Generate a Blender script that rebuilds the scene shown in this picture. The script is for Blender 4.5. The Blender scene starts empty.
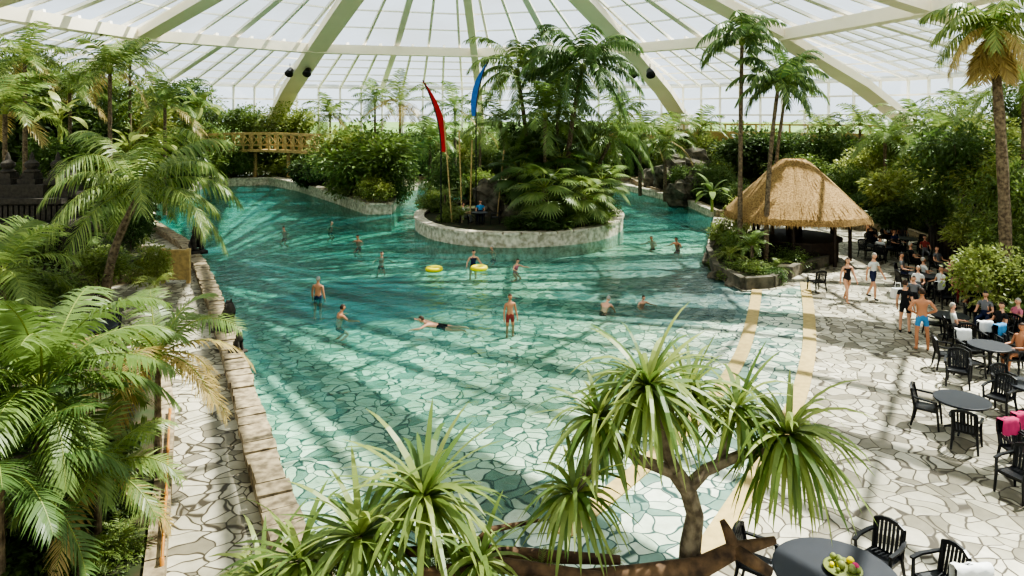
import bpy, math, random
from mathutils import Vector, Matrix, geometry, noise
random.seed(7)
F=700.0; H=7.3; HY=115.0
def W(px,py,z=0.0):
    Y=F*(H-z)/(py-HY); return Vector(((px-512)/F*Y, Y, z))
def XA(px,Y): return (px-512)/F*Y
def ZA(py,Y): return H-(py-HY)*Y/F
def P3(px,py,Y): return Vector((XA(px,Y),Y,ZA(py,Y)))
U=random.uniform
col=bpy.context.scene.collection

# ---------------------------------------------------------------- mesh builder
class MB:
    def __init__(s): s.v=[];s.f=[];s.m=[]
    def add(s,vs,fs,m=0):
        o=len(s.v); s.v.extend([tuple(v) for v in vs])
        for f in fs:
            s.f.append(tuple(i+o for i in f)); s.m.append(m)
    def box(s,c,d,m=0,R=None,taper=1.0):
        c=Vector(c); vs=[]
        for z in(-1,1):
            k=taper if z>0 else 1
            for x,y in((-1,-1),(1,-1),(1,1),(-1,1)):
                p=Vector((x*d[0]/2*k,y*d[1]/2*k,z*d[2]/2))
                if R: p=R@p
                vs.append(c+p)
        s.add(vs,[(3,2,1,0),(4,5,6,7),(0,1,5,4),(1,2,6,5),(2,3,7,6),(3,0,4,7)],m)
    def sweep(s,pts,w,h,m=0,closed=False):
        pts=[Vector(p) for p in pts]; n=len(pts); vs=[]
        for i,p in enumerate(pts):
            if closed: t=pts[(i+1)%n]-pts[i-1]
            else: t=pts[min(i+1,n-1)]-pts[max(i-1,0)]
            t.normalize(); sd=t.cross(Vector((0,0,1)))
            if sd.length<1e-4: sd=Vector((1,0,0))
            sd.normalize(); up=sd.cross(t).normalized()
            vs+= [p-sd*w/2-up*h/2,p+sd*w/2-up*h/2,p+sd*w/2+up*h/2,p-sd*w/2+up*h/2]
        fs=[]
        for i in range(n if closed else n-1):
            a=i*4;b=((i+1)%n)*4
            for k in range(4):
                fs.append((a+k,a+(k+1)%4,b+(k+1)%4,b+k))
        if not closed: fs+=[(3,2,1,0),((n-1)*4,(n-1)*4+1,(n-1)*4+2,(n-1)*4+3)]
        s.add(vs,fs,m)
    def tube(s,pts,rads,n=8,m=0):
        pts=[Vector(p) for p in pts]; k=len(pts)
        if not hasattr(rads,'__len__'): rads=[rads]*k
        ref=None; vs=[]
        for i,p in enumerate(pts):
            t=(pts[min(i+1,k-1)]-pts[max(i-1,0)]).normalized()
            if ref is None:
                ref=t.orthogonal().normalized()
            ref=(ref-t*ref.dot(t)).normalized(); b=t.cross(ref)
            for j in range(n):
                a=2*math.pi*j/n
                vs.append(p+(ref*math.cos(a)+b*math.sin(a))*rads[i])
        fs=[]
        for i in range(k-1):
            for j in range(n):
                fs.append((i*n+j,i*n+(j+1)%n,(i+1)*n+(j+1)%n,(i+1)*n+j))
        fs.append(tuple(reversed(range(n)))); fs.append(tuple(range((k-1)*n,k*n)))
        s.add(vs,fs,m)
    def lathe(s,c,prof,n=16,m=0,sx=1,sy=1):
        c=Vector(c); vs=[]
        for r,z in prof:
            for j in range(n):
                a=2*math.pi*j/n
                vs.append(c+Vector((r*math.cos(a)*sx,r*math.sin(a)*sy,z)))
        fs=[]; k=len(prof)
        for i in range(k-1):
            for j in range(n):
                fs.append((i*n+j,i*n+(j+1)%n,(i+1)*n+(j+1)%n,(i+1)*n+j))
        fs.append(tuple(reversed(range(n)))); fs.append(tuple(range((k-1)*n,k*n)))
        s.add(vs,fs,m)
    def ball(s,c,r,m=0,n=10,q=7,jit=0,seed=0):
        c=Vector(c)
        if not hasattr(r,'__len__'): r=(r,r,r)
        vs=[];fs=[]
        for i in range(q+1):
            ph=math.pi*i/q
            for j in range(n):
                a=2*math.pi*j/n
                d=Vector((math.sin(ph)*math.cos(a),math.sin(ph)*math.sin(a),math.cos(ph)))
                k=1.0
                if jit: k=1+jit*noise.noise(d*1.8+Vector((seed*3.1,seed,0)))
                vs.append(c+Vector((d.x*r[0],d.y*r[1],d.z*r[2]))*k)
        for i in range(q):
            for j in range(n):
                fs.append((i*n+j,(i+1)*n+j,(i+1)*n+(j+1)%n,i*n+(j+1)%n))
        s.add(vs,fs,m)
    def poly(s,pts,z0,z1,m=0,ms=None):
        n=len(pts)
        top=[Vector((p[0],p[1],z1)) for p in pts]
        tris=geometry.tessellate_polygon([top])
        s.add(top,[t for t in tris],m)
        vs=top+[Vector((p[0],p[1],z0)) for p in pts]
        s.add(vs,[(i,(i+1)%n,n+(i+1)%n,n+i) for i in range(n)],m if ms is None else ms)
    def blade(s,o,d,side,L,w,segs=3,droop=0.5,m=0,fold=0.0,wp=None):
        """strap / leaflet: tapered strip that bends with gravity"""
        p=Vector(o); d=Vector(d).normalized(); side=Vector(side).normalized()
        vs=[];fs=[]
        for i in range(segs+1):
            t=i/segs
            ww=(w*(wp(t) if wp else (1-t)**0.6*min(1,0.55+t*2)))
            if i==segs: ww=w*0.03
            vs+= [p-side*ww/2,p+side*ww/2]
            d=(d+Vector((0,0,-droop/segs))).normalized()
            p=p+d*L/segs
        for i in range(segs): fs.append((2*i,2*i+1,2*i+3,2*i+2))
        s.add(vs,fs,m)
    def mesh(s,name,mats,smooth=False):
        me=bpy.data.meshes.new(name); me.from_pydata(s.v,[],s.f)
        for mt in mats: me.materials.append(mt)
        me.polygons.foreach_set('material_index',s.m)
        if smooth: me.polygons.foreach_set('use_smooth',[True]*len(s.f))
        me.update(); return me
    def obj(s,name,mats,smooth=False,loc=(0,0,0),rz=0,sc=1):
        return inst(name,s.mesh(name,mats,smooth),loc,rz,sc)
def inst(name,me,loc=(0,0,0),rz=0,sc=1):
    o=bpy.data.objects.new(name,me); col.objects.link(o)
    o.location=loc; o.rotation_euler=(0,0,rz)
    o.scale=sc if hasattr(sc,'__len__') else (sc,sc,sc)
    return o

# ---------------------------------------------------------------- materials
def newmat(name):
    m=bpy.data.materials.new(name); m.use_nodes=True
    nt=m.node_tree; nt.nodes.clear()
    out=nt.nodes.new('ShaderNodeOutputMaterial')
    return m,nt,out
def N(nt,t,**kw):
    n=nt.nodes.new(t)
    for k,v in kw.items(): setattr(n,k,v)
    return n
def rgba(c): return (c[0],c[1],c[2],1)
def s2l(c):
    return tuple(((x/255)/12.92 if x/255<=0.04045 else (((x/255)+0.055)/1.055)**2.4) for x in c)
def mix(nt,a,b,fac,blend='MIX'):
    n=N(nt,'ShaderNodeMix',data_type='RGBA',blend_type=blend)
    for sock,v in((n.inputs[6],a),(n.inputs[7],b)):
        if isinstance(v,(tuple,list)): sock.default_value=rgba(v)
        else: nt.links.new(v,sock)
    if isinstance(fac,(int,float)): n.inputs[0].default_value=fac
    else: nt.links.new(fac,n.inputs[0])
    return n.outputs[2]
def mat(name,c,rough=0.6,var=0.15,scale=3.0,bump=0.0,metal=0,c2=None):
    m,nt,out=newmat(name)
    b=N(nt,'ShaderNodeBsdfPrincipled'); b.inputs['Roughness'].default_value=rough
    b.inputs['Metallic'].default_value=metal
    tc=N(nt,'ShaderNodeTexCoord'); no=N(nt,'ShaderNodeTexNoise'); no.inputs['Scale'].default_value=scale
    no.inputs['Detail'].default_value=5
    nt.links.new(tc.outputs['Object'],no.inputs['Vector'])
    c=s2l(c); d=s2l(c2) if c2 else tuple(x*(1-2*var) for x in c)
    mr=N(nt,'ShaderNodeMapRange'); mr.inputs[1].default_value=.35; mr.inputs[2].default_value=.65
    nt.links.new(no.outputs['Fac'],mr.inputs[0])
    nt.links.new(mix(nt,c,d,mr.outputs[0]),b.inputs['Base Color'])
    if bump:
        bp=N(nt,'ShaderNodeBump'); bp.inputs['Strength'].default_value=bump
        nt.links.new(no.outputs['Fac'],bp.inputs['Height']); nt.links.new(bp.outputs[0],b.inputs['Normal'])
    nt.links.new(b.outputs[0],out.inputs[0]); return m
def leafmat(name,c1,c2,tr=0.35,c3=None):
    m,nt,out=newmat(name)
    g=N(nt,'ShaderNodeNewGeometry'); oi=N(nt,'ShaderNodeObjectInfo')
    cc=mix(nt,s2l(c1),s2l(c2),g.outputs['Random Per Island'])
    if c3: cc=mix(nt,cc,s2l(c3),oi.outputs['Random'])
    hs=N(nt,'ShaderNodeHueSaturation'); hs.inputs['Saturation'].default_value=.86
    hs.inputs['Hue'].default_value=.492; nt.links.new(cc,hs.inputs['Color']); cc=hs.outputs[0]
    b=N(nt,'ShaderNodeBsdfPrincipled'); b.inputs['Roughness'].default_value=.42
    t=N(nt,'ShaderNodeBsdfTranslucent'); ms=N(nt,'ShaderNodeMixShader'); ms.inputs[0].default_value=tr
    nt.links.new(cc,b.inputs['Base Color'])
    nt.links.new(cc,t.inputs['Color'])
    nt.links.new(b.outputs[0],ms.inputs[1]); nt.links.new(t.outputs[0],ms.inputs[2])
    nt.links.new(ms.outputs[0],out.inputs[0]); return m
def paving(name,scale,c1,c2,c3,joint,tintdark=False):
    m,nt,out=newmat(name)
    tc=N(nt,'ShaderNodeTexCoord')
    mp=N(nt,'ShaderNodeMapping'); mp.inputs['Scale'].default_value=(1,1,0)
    nt.links.new(tc.outputs['Object'],mp.inputs[0])
    wn=N(nt,'ShaderNodeTexNoise'); wn.inputs['Scale'].default_value=.9; wn.inputs['Detail'].default_value=2
    nt.links.new(mp.outputs[0],wn.inputs['Vector'])
    sb=N(nt,'ShaderNodeVectorMath',operation='SUBTRACT'); sb.inputs[1].default_value=(.5,.5,.5); nt.links.new(wn.outputs['Color'],sb.inputs[0])
    sc=N(nt,'ShaderNodeVectorMath',operation='MULTIPLY'); sc.inputs[1].default_value=(.9,.9,0); nt.links.new(sb.outputs[0],sc.inputs[0])
    ad=N(nt,'ShaderNodeVectorMath',operation='ADD'); nt.links.new(mp.outputs[0],ad.inputs[0]); nt.links.new(sc.outputs[0],ad.inputs[1])
    v1=N(nt,'ShaderNodeTexVoronoi',feature='DISTANCE_TO_EDGE'); v1.inputs['Scale'].default_value=scale
    v2=N(nt,'ShaderNodeTexVoronoi',feature='F1'); v2.inputs['Scale'].default_value=scale
    for v in(v1,v2): nt.links.new(ad.outputs[0],v.inputs['Vector'])
    sep=N(nt,'ShaderNodeSeparateColor'); nt.links.new(v2.outputs['Color'],sep.inputs[0])
    c=mix(nt,s2l(c1),s2l(c2),sep.outputs[0])
    gt=N(nt,'ShaderNodeMath',operation='GREATER_THAN'); gt.inputs[1].default_value=.76
    nt.links.new(sep.outputs[1],gt.inputs[0])
    c=mix(nt,c,s2l(c3),gt.outputs[0])
    no=N(nt,'ShaderNodeTexNoise'); no.inputs['Scale'].default_value=5; no.inputs['Detail'].default_value=6
    nt.links.new(mp.outputs[0],no.inputs['Vector'])
    c=mix(nt,c,(.55,.55,.5),no.outputs['Fac'],'MULTIPLY')
    no2=N(nt,'ShaderNodeTexNoise'); no2.inputs['Scale'].default_value=.35; no2.inputs['Detail'].default_value=3
    nt.links.new(mp.outputs[0],no2.inputs['Vector'])
    mr0=N(nt,'ShaderNodeMapRange'); mr0.inputs[1].default_value=.4; mr0.inputs[2].default_value=.7
    mr0.inputs[4].default_value=.6
    nt.links.new(no2.outputs['Fac'],mr0.inputs[0])
    c=mix(nt,c,(.55,.56,.48),mr0.outputs[0],'MULTIPLY')
    mr=N(nt,'ShaderNodeMapRange'); mr.inputs[1].default_value=.02; mr.inputs[2].default_value=.055
    nt.links.new(v1.outputs['Distance'],mr.inputs[0])
    c=mix(nt,s2l(joint),c,mr.outputs[0])
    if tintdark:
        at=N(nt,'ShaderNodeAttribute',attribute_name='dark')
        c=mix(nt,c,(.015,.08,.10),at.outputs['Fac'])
    b=N(nt,'ShaderNodeBsdfPrincipled'); b.inputs['Roughness'].default_value=.5
    nt.links.new(c,b.inputs['Base Color'])
    bp=N(nt,'ShaderNodeBump'); bp.inputs['Strength'].default_value=.35; bp.inputs['Distance'].default_value=.03
    nt.links.new(mr.outputs[0],bp.inputs['Height']); nt.links.new(bp.outputs[0],b.inputs['Normal'])
    nt.links.new(b.outputs[0],out.inputs[0]); return m

M={}
M['pave']=paving('crazy_paving',2.7,(226,218,200),(190,182,162),(152,144,126),(72,64,50))
M['poolfloor']=paving('pool_floor_paving',2.6,(236,242,226),(188,208,188),(128,158,144),(46,74,68),True)
M['coping']=mat('coping_stone',(218,208,188),.7,.2,4,.3,c2=(160,150,128))
M['wallstone']=mat('weathered_wall_stone',(166,150,122),.8,.3,5,.5,c2=(104,92,72))
M['sand']=mat('sandstone_band',(184,162,108),.7,.1,6,.1)
M['soil']=mat('soil',(70,60,42),.95,.3,2,.6,c2=(45,60,28))
M['grass']=mat('grass',(120,150,80),.9,.2,.2)
M['beam']=mat('painted_steel_cream',(255,244,226),.5,.03,.4)
M['frame']=mat('white_glazing_bar',(250,246,236),.5,.03,.4)
M['thatch']=mat('thatch_reed',(180,148,100),.9,.25,14,.9,c2=(124,98,60))
M['darkwood']=mat('dark_wood',(58,42,30),.6,.2,6,.2)
M['tanwood']=mat('bamboo_wood',(200,172,118),.6,.15,6,.2)
M['black']=mat('black_plastic',(24,25,28),.35,.1,3)
M['tabletop']=mat('table_top_dark',(38,41,48),.45,.1,3)
M['trunk']=mat('palm_trunk_bark',(136,120,98),.9,.25,9,.9,c2=(82,68,54))
M['bark']=mat('pale_bark',(140,126,106),.9,.25,14,.9,c2=(86,74,60))
M['drift']=mat('driftwood',(118,92,68),.85,.3,10,.8,c2=(64,48,36))
M['statue']=mat('dark_lava_stone',(74,68,60),.9,.25,9,.7)
M['rock']=mat('rock',(120,112,96),.9,.3,2,.9,c2=(62,60,48))
M['white']=mat('white_cloth',(235,235,232),.8,.04,3)
M['red']=mat('red_fabric',(200,38,34),.7,.1,3)
M['blue']=mat('blue_fabric',(60,120,205),.7,.1,3)
M['yellow']=mat('yellow_float',(228,214,40),.5,.05,3)
M['pink']=mat('pink_cloth',(214,70,120),.8,.1,3)
M['metal']=mat('dark_metal',(60,60,62),.4,.1,3,metal=.5)
M['orange']=mat('orange_rope',(190,130,60),.6,.1,3)
M['leafA']=leafmat('leaf_green',(82,114,42),(144,166,76),.4,(78,112,46))
M['leafB']=leafmat('leaf_yellowgreen',(136,152,62),(186,192,104),.42,(108,138,56))
M['leafD']=leafmat('leaf_dark',(50,80,34),(102,128,60),.35,(76,102,42))
M['palm']=leafmat('palm_leaflet',(80,116,44),(160,176,90),.4,(112,142,64))
M['palmd']=leafmat('palm_leaflet_dark',(56,92,42),(122,150,74),.36,(86,120,56))
M['palmdry']=leafmat('palm_leaflet_dry',(168,146,76),(198,178,98),.4)
M['strap']=leafmat('strap_leaf',(80,118,38),(158,174,84),.35)
M['rachis']=mat('frond_rachis',(138,150,76),.6,.1,3)
for k,c in dict(swhite=(226,226,222),sblue=(70,140,190),sblack=(24,24,28),snavy=(34,44,80),sred=(150,60,56),spink=(206,120,140),sgrey=(120,120,122)).items():
    M[k]=mat('cloth_'+k[1:],c,.8,.06,4)
M['skin1']=mat('skin_fair',(216,164,134),.55,.05,3)
M['skin2']=mat('skin_tan',(192,134,100),.55,.05,3)
M['hairb']=mat('hair_brown',(70,48,32),.7,.2,20)
M['hairg']=mat('hair_grey',(170,164,152),.7,.1,20)
M['hairk']=mat('hair_black',(26,22,20),.6,.1,20)
M['eye']=mat('eye_dark',(30,24,22),.3,.0,3)
M['lip']=mat('lip',(170,88,80),.5,.0,3)

def roofglass():
    m,nt,out=newmat('roof_glazing')
    tc=N(nt,'ShaderNodeTexCoord'); no=N(nt,'ShaderNodeTexNoise'); no.inputs['Scale'].default_value=.12; no.inputs['Detail'].default_value=4
    nt.links.new(tc.outputs['Object'],no.inputs[0])
    tr=N(nt,'ShaderNodeBsdfTransparent'); tr.inputs[0].default_value=(.77,.83,.86,1)
    tl=N(nt,'ShaderNodeBsdfTranslucent'); tl.inputs[0].default_value=(.16,.175,.18,1)
    ms=N(nt,'ShaderNodeMixShader')
    mr=N(nt,'ShaderNodeMapRange'); mr.inputs[1].default_value=.38; mr.inputs[2].default_value=.62; mr.inputs[3].default_value=.08; mr.inputs[4].default_value=.5
    nt.links.new(no.outputs[0],mr.inputs[0]); nt.links.new(mr.outputs[0],ms.inputs[0])
    nt.links.new(tr.outputs[0],ms.inputs[1]); nt.links.new(tl.outputs[0],ms.inputs[2])
    nt.links.new(ms.outputs[0],out.inputs[0]); return m
M['roof']=roofglass()
def wallglass():
    m,nt,out=newmat('wall_glass')
    tr=N(nt,'ShaderNodeBsdfTransparent'); tr.inputs[0].default_value=(.82,.88,.9,1)
    gl=N(nt,'ShaderNodeBsdfGlossy'); gl.inputs['Roughness'].default_value=.05
    ms=N(nt,'ShaderNodeMixShader'); ms.inputs[0].default_value=.06
    nt.links.new(tr.outputs[0],ms.inputs[1]); nt.links.new(gl.outputs[0],ms.inputs[2])
    nt.links.new(ms.outputs[0],out.inputs[0]); return m
M['glass']=wallglass()
def water():
    m,nt,out=newmat('pool_water')
    tc=N(nt,'ShaderNodeTexCoord')
    n1=N(nt,'ShaderNodeTexNoise'); n1.inputs['Scale'].default_value=2.4; n1.inputs['Detail'].default_value=4; n1.inputs['Distortion'].default_value=.9
    n2=N(nt,'ShaderNodeTexNoise'); n2.inputs['Scale'].default_value=.8; n2.inputs['Detail'].default_value=2
    for n in(n1,n2): nt.links.new(tc.outputs['Object'],n.inputs[0])
    ad=N(nt,'ShaderNodeMath',operation='ADD'); nt.links.new(n1.outputs[0],ad.inputs[0]); nt.links.new(n2.outputs[0],ad.inputs[1])
    bp=N(nt,'ShaderNodeBump'); bp.inputs['Strength'].default_value=.8; bp.inputs['Distance'].default_value=.11
    nt.links.new(ad.outputs[0],bp.inputs['Height'])
    at=N(nt,'ShaderNodeAttribute',attribute_name='depth')
    cr=N(nt,'ShaderNodeValToRGB'); nt.links.new(at.outputs['Fac'],cr.inputs[0])
    e=cr.color_ramp.elements; e[0].position=0; e[0].color=(.97,.99,.98,1); e[1].position=1; e[1].color=(.38,.74,.69,1)
    k=e.new(.12); k.color=(.84,.94,.89,1); k=e.new(.35); k.color=(.68,.89,.83,1); k=e.new(.65); k.color=(.52,.82,.76,1)
    tr=N(nt,'ShaderNodeBsdfTransparent'); nt.links.new(cr.outputs[0],tr.inputs[0])
    df=N(nt,'ShaderNodeBsdfDiffuse'); df.inputs[0].default_value=(.08,.44,.42,1)
    m0=N(nt,'ShaderNodeMixShader')
    mm=N(nt,'ShaderNodeMath',operation='MULTIPLY'); mm.inputs[1].default_value=.14; nt.links.new(at.outputs['Fac'],mm.inputs[0])
    nt.links.new(mm.outputs[0],m0.inputs[0]); nt.links.new(tr.outputs[0],m0.inputs[1]); nt.links.new(df.outputs[0],m0.inputs[2])
    gl=N(nt,'ShaderNodeBsdfGlossy'); gl.inputs['Roughness'].default_value=.03
    nt.links.new(bp.outputs[0],gl.inputs['Normal'])
    fr=N(nt,'ShaderNodeFresnel'); fr.inputs[0].default_value=1.28; nt.links.new(bp.outputs[0],fr.inputs['Normal'])
    fm=N(nt,'ShaderNodeMath',operation='MULTIPLY'); fm.inputs[1].default_value=.8; nt.links.new(fr.outputs[0],fm.inputs[0])
    ms=N(nt,'ShaderNodeMixShader'); nt.links.new(fm.outputs[0],ms.inputs[0])
    nt.links.new(m0.outputs[0],ms.inputs[1]); nt.links.new(gl.outputs[0],ms.inputs[2])
    nt.links.new(ms.outputs[0],out.inputs[0]); return m
M['water']=water()

# ---------------------------------------------------------------- pool shape
WL=-0.09
wall_px=[(330,640),(290,560),(264,480),(240,390),(216,312),(200,272),(184,248),(150,226),(150,205),(205,186),(270,184),(300,190),(335,201),(370,213),(388,213),(396,203),(398,192),(440,184),(600,183),(640,192),(690,205),(714,216),(708,240),(707,258),(714,276),(742,291),(772,290)]
beach_px=[(803,285),(807,310),(808,350),(797,400),(765,460),(725,520),(680,590),(600,640)]
wallp=[W(*p) for p in wall_px]; beachp=[W(*p) for p in beach_px]
pool=wallp+beachp
bline=[W(772,290)]+beachp+[wallp[0]]
def segd(p,a,b):
    ab=b-a; t=max(0,min(1,(p-a).dot(ab)/max(1e-9,ab.dot(ab)))); return (a+ab*t-p).length
def inpoly(x,y,poly):
    r=False; n=len(poly); j=n-1
    for i in range(n):
        a=poly[i];b=poly[j]
        if (a[1]>y)!=(b[1]>y) and x<(b[0]-a[0])*(y-a[1])/(b[1]-a[1])+a[0]: r=not r
        j=i
    return r
def depth(x,y):
    p=Vector((x,y,0)); d=min(segd(p,bline[i],bline[i+1]) for i in range(len(bline)-1))
    return min(1.35,.035*min(d,3)+.062*max(d-3,0))
def fz(x,y): return -depth(x,y) if inpoly(x,y,pool) else 0.0

# ---------------------------------------------------------------- people
def skin_eval(verts,edges,radii,roots,sub=1):
    me=bpy.data.meshes.new('tmp'); me.from_pydata(verts,edges,[])
    ob=bpy.data.objects.new('tmp',me); col.objects.link(ob)
    ob.modifiers.new('s','SKIN')
    sv=me.skin_vertices[0].data
    for i,r in enumerate(radii): sv[i].radius=r if hasattr(r,'__len__') else (r,r)
    for i in range(len(verts)): sv[i].use_root = i in roots
    if sub:
        s=ob.modifiers.new('ss','SUBSURF'); s.levels=sub; s.render_levels=sub
    dg=bpy.context.evaluated_depsgraph_get(); dg.update()
    em=bpy.data.meshes.new_from_object(ob.evaluated_get(dg))
    vs=[v.co.copy() for v in em.vertices]; fs=[tuple(p.vertices) for p in em.polygons]
    bpy.data.objects.remove(ob); bpy.data.meshes.remove(me); bpy.data.meshes.remove(em)
    return vs,fs
def V(*a): return Vector(a)
POSE={
 'stand':dict(t=V(0,0,1),ua=(V(-.22,.05,-1),V(.25,.0,-1)),fa=(V(-.1,-.25,-1),V(.12,-.3,-1)),th=(V(-.06,-.03,-1),V(.08,.03,-1)),sh=(V(-.02,.05,-1),V(.02,.06,-1))),
 'walk':dict(t=V(0,-.05,1),ua=(V(-.15,.35,-1),V(.18,-.35,-1)),fa=(V(0,.1,-1),V(0,-.7,-1)),th=(V(-.03,-.42,-1),V(.03,.28,-1)),sh=(V(0,.02,-1),V(0,.55,-1))),
 'akimbo':dict(t=V(0,.03,1),ua=(V(-.7,.15,-1),V(.7,.15,-1)),fa=(V(.9,-.45,-.5),V(-.9,-.45,-.5)),th=(V(-.12,0,-1),V(.12,0,-1)),sh=(V(-.02,.05,-1),V(.02,.06,-1))),
 'wade':dict(t=V(.03,-.12,1),ua=(V(-.55,-.1,-1),V(.6,-.15,-1)),fa=(V(-.2,-.8,-.5),V(.3,-.7,-.3)),th=(V(-.12,-.15,-1),V(.12,.05,-1)),sh=(V(-.02,.1,-1),V(.02,.1,-1))),
 'float':dict(t=V(.03,-.25,1),ua=(V(-.75,-.4,-.5),V(.8,-.4,-.45)),fa=(V(-.3,-1,-.1),V(.3,-1,0)),th=(V(-.2,-.9,-.6),V(.2,-.8,-.7)),sh=(V(-.05,.8,-.5),V(.05,.9,-.5))),
 'bend':dict(t=V(0,-.75,.7),ua=(V(-.3,-.5,-.8),V(.3,-.6,-.8)),fa=(V(0,-.3,-1),V(0,-.5,-1)),th=(V(-.12,-.5,-1),V(.12,-.4,-1)),sh=(V(-.02,.4,-1),V(.02,.4,-1))),
 'sit':dict(t=V(0,.12,1),ua=(V(-.25,-.3,-1),V(.25,-.35,-1)),fa=(V(.1,-1,-.1),V(-.1,-1,.05)),th=(V(-.14,-1,.02),V(.14,-1,.02)),sh=(V(-.02,.06,-1),V(.02,-.15,-1))),
 'swim':dict(t=V(0,-1,.16),ua=(V(-.7,-.8,.0),V(.8,-.4,-.15)),fa=(V(-.1,-1,0),V(.3,-1,-.1)),th=(V(-.12,1,-.08),V(.14,1,-.15)),sh=(V(-.1,1,.0),V(.1,1,.1))),
}
def human(name,loc,yaw,pose,outfit,hair='hairb',skin='skin1',h=1.75,c1='sblack',c2='sblack',female=False,longhair=False,rootz=None,look=0):
    P=POSE[pose]; t=P['t'].normalized(); X=V(1,0,0)
    vs=[];es=[];rs=[];bones=[];roots=set()
    def av(p,r,par=None,lab=None):
        vs.append(p.copy()); rs.append(r); i=len(vs)-1
        if par is not None:
            es.append((par,i))
            if lab: bones.append((lab,vs[par],vs[i]))
        return i
    hipw=.095 if female else .09; shw=.175 if female else .2
    pel=V(0,0,0)
    ip=av(pel,(.15 if female else .14,.11)); roots.add(ip)
    waist=pel+t*.19; iw=av(waist,(.115 if female else .13,.095),ip,'hip')
    ch=pel+t*.38; ic=av(ch,(.14 if female else .155,.11),iw,'belly')
    nb=pel+t*.52; inb=av(nb,(.075,.07),ic,'chest')
    up=t.copy()
    if pose=='swim': up=V(0,-.75,.66)
    nk=nb+up*.085; ink=av(nk,(.052,.055),inb,'neck')
    tip=nk+up*.05; av(tip,(.05,.05),ink,'neck')
    lows=[]
    for k,sg in((0,-1),(1,1)):
        shp=nb+V(sg*shw,0,0)-t*.055; i=av(shp,(.062,.062),ic,'chest')
        ua=P['ua'][k].normalized(); fa=P['fa'][k].normalized()
        mu=shp+ua*.13; j=av(mu,.05,i,'uarm'); el=shp+ua*.29; j=av(el,.04,j,'uarm2')
        mf=el+fa*.09; j=av(mf,.042,j,'farm'); wr=el+fa*.25; j=av(wr,(.024,.03),j,'farm')
        lat=(V(0,-1,0)-fa*fa.dot(V(0,-1,0)))
        if lat.length<.3: lat=V(-sg,0,0)-fa*fa.dot(V(-sg,0,0))
        lat.normalize(); pn=fa.cross(lat).normalized()
        if pn.x*sg>0: pn=-pn
        palm=wr+fa*.08; j=av(palm,(.018,.036),j,'hand')
        for q,(off,L) in enumerate(((.028,.07),(.01,.08),(-.009,.074),(-.027,.058))):
            a=palm+lat*off-fa*.01; r0=av(a,.0095); roots.add(r0)
            b=a+fa*(.02+L*.45)+pn*.008; r1=av(b,.009,r0,'hand')
            av(b+fa*L*.5+pn*.026,.0075,r1,'hand')
        a=wr+fa*.035+lat*.02; r0=av(a,.012); roots.add(r0)
        b=a+lat*.03+fa*.03+pn*.012; r1=av(b,.0105,r0,'hand'); av(b+fa*.035+lat*.008+pn*.01,.009,r1,'hand')
        hp=pel+V(sg*hipw,0,0)-t*.03 if pose!='swim' else pel+V(sg*hipw,.04,0)
        i=av(hp,(.085,.09),ip,'hip')
        th=P['th'][k].normalized(); sh=P['sh'][k].normalized()
        m1=hp+th*.2; j=av(m1,.075,i,'thigh'); kn=hp+th*.42; j=av(kn,.052,j,'thigh2')
        cf=kn+sh*.13+V(0,.01,0); j=av(cf,.056,j,'shin'); an=kn+sh*.4; j=av(an,(.035,.038),j,'shin')
        fd=V(sg*.12,-1,-.18) if pose!='swim' else V(0,1,-.3)
        hl=an+V(0,.02,-.045) if pose!='swim' else an+V(0,.05,0)
        j=av(hl,(.036,.036),j,'foot'); to=an+fd.normalized()*.16+(V(0,0,-.015) if pose!='swim' else V(0,0,0))
        av(to,(.038,.02),j,'foot'); lows.append(min(hl.z-.036,to.z-.025))
    bv,bf=skin_eval(vs,es,rs,roots,1)
    mb=MB()
    rules={'nude_trunks':{'hip':1,'thigh':1},'shorts':{'hip':1,'thigh':1,'thigh2':1},
      'bikini':{'hip':1,'chest':1},'swimsuit':{'hip':1,'belly':1,'chest':1},
      'tshirt_shorts':{'hip':1,'thigh':1,'belly':2,'chest':2,'uarm':2,'foot':4},
      'dressed':{'hip':1,'thigh':1,'thigh2':1,'shin':1,'belly':2,'chest':2,'uarm':2,'foot':4}}[outfit]
    mats=[M[skin],M[c1],M[c2],M[hair],M['sblack'],M['eye'],M['lip']]
    o=len(mb.v); mb.v.extend([tuple(v) for v in bv])
    for f in bf:
        c=sum((bv[i] for i in f),Vector())/len(f)
        lab=min(bones,key=lambda b:segd(c,b[1],b[2]))[0]
        mi=rules.get(lab,0)
        if outfit=='nude_trunks' and lab=='hip' and (c-pel).dot(t)>.07: mi=0
        if lab=='chest' and mi and outfit in('swimsuit','bikini') and (c-nb).dot(t)>-.06: mi=0
        mb.f.append(tuple(i+o for i in f)); mb.m.append(mi)
    # head
    hc=nk+up*.12+V(0,-.015,0)
    n,q=16,12; hv=[];hf=[];hm=[]
    for i in range(q+1):
        ph=math.pi*i/q
        for j in range(n):
            a=2*math.pi*j/n
            d=V(math.sin(ph)*math.cos(a),math.sin(ph)*math.sin(a),math.cos(ph))
            p=V(d.x*.076,d.y*.096,d.z*.118)
            if d.z<0:
                p.x*=1+.35*d.z; p.y*=(1+.28*d.z) if d.y>0 else (1+.1*d.z)
            if d.y<-.9 and -.35<d.z<.12: p.y-=.016
            if d.y<-.8 and .1<d.z<.3: p.y+=.004
            if p.z>.045 or (d.y>-.1 and p.z>(-.1 if longhair else -.04)): p*=1.10
            hv.append(p)
    Rl=Matrix.Rotation(look,3,'Z')
    tilt=Matrix.Rotation(-.0 if pose!='swim' else .3,3,'X')
    if pose=='bend': tilt=Matrix.Rotation(.5,3,'X')
    def tr(p): return hc+tilt@(Rl@p)
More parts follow.
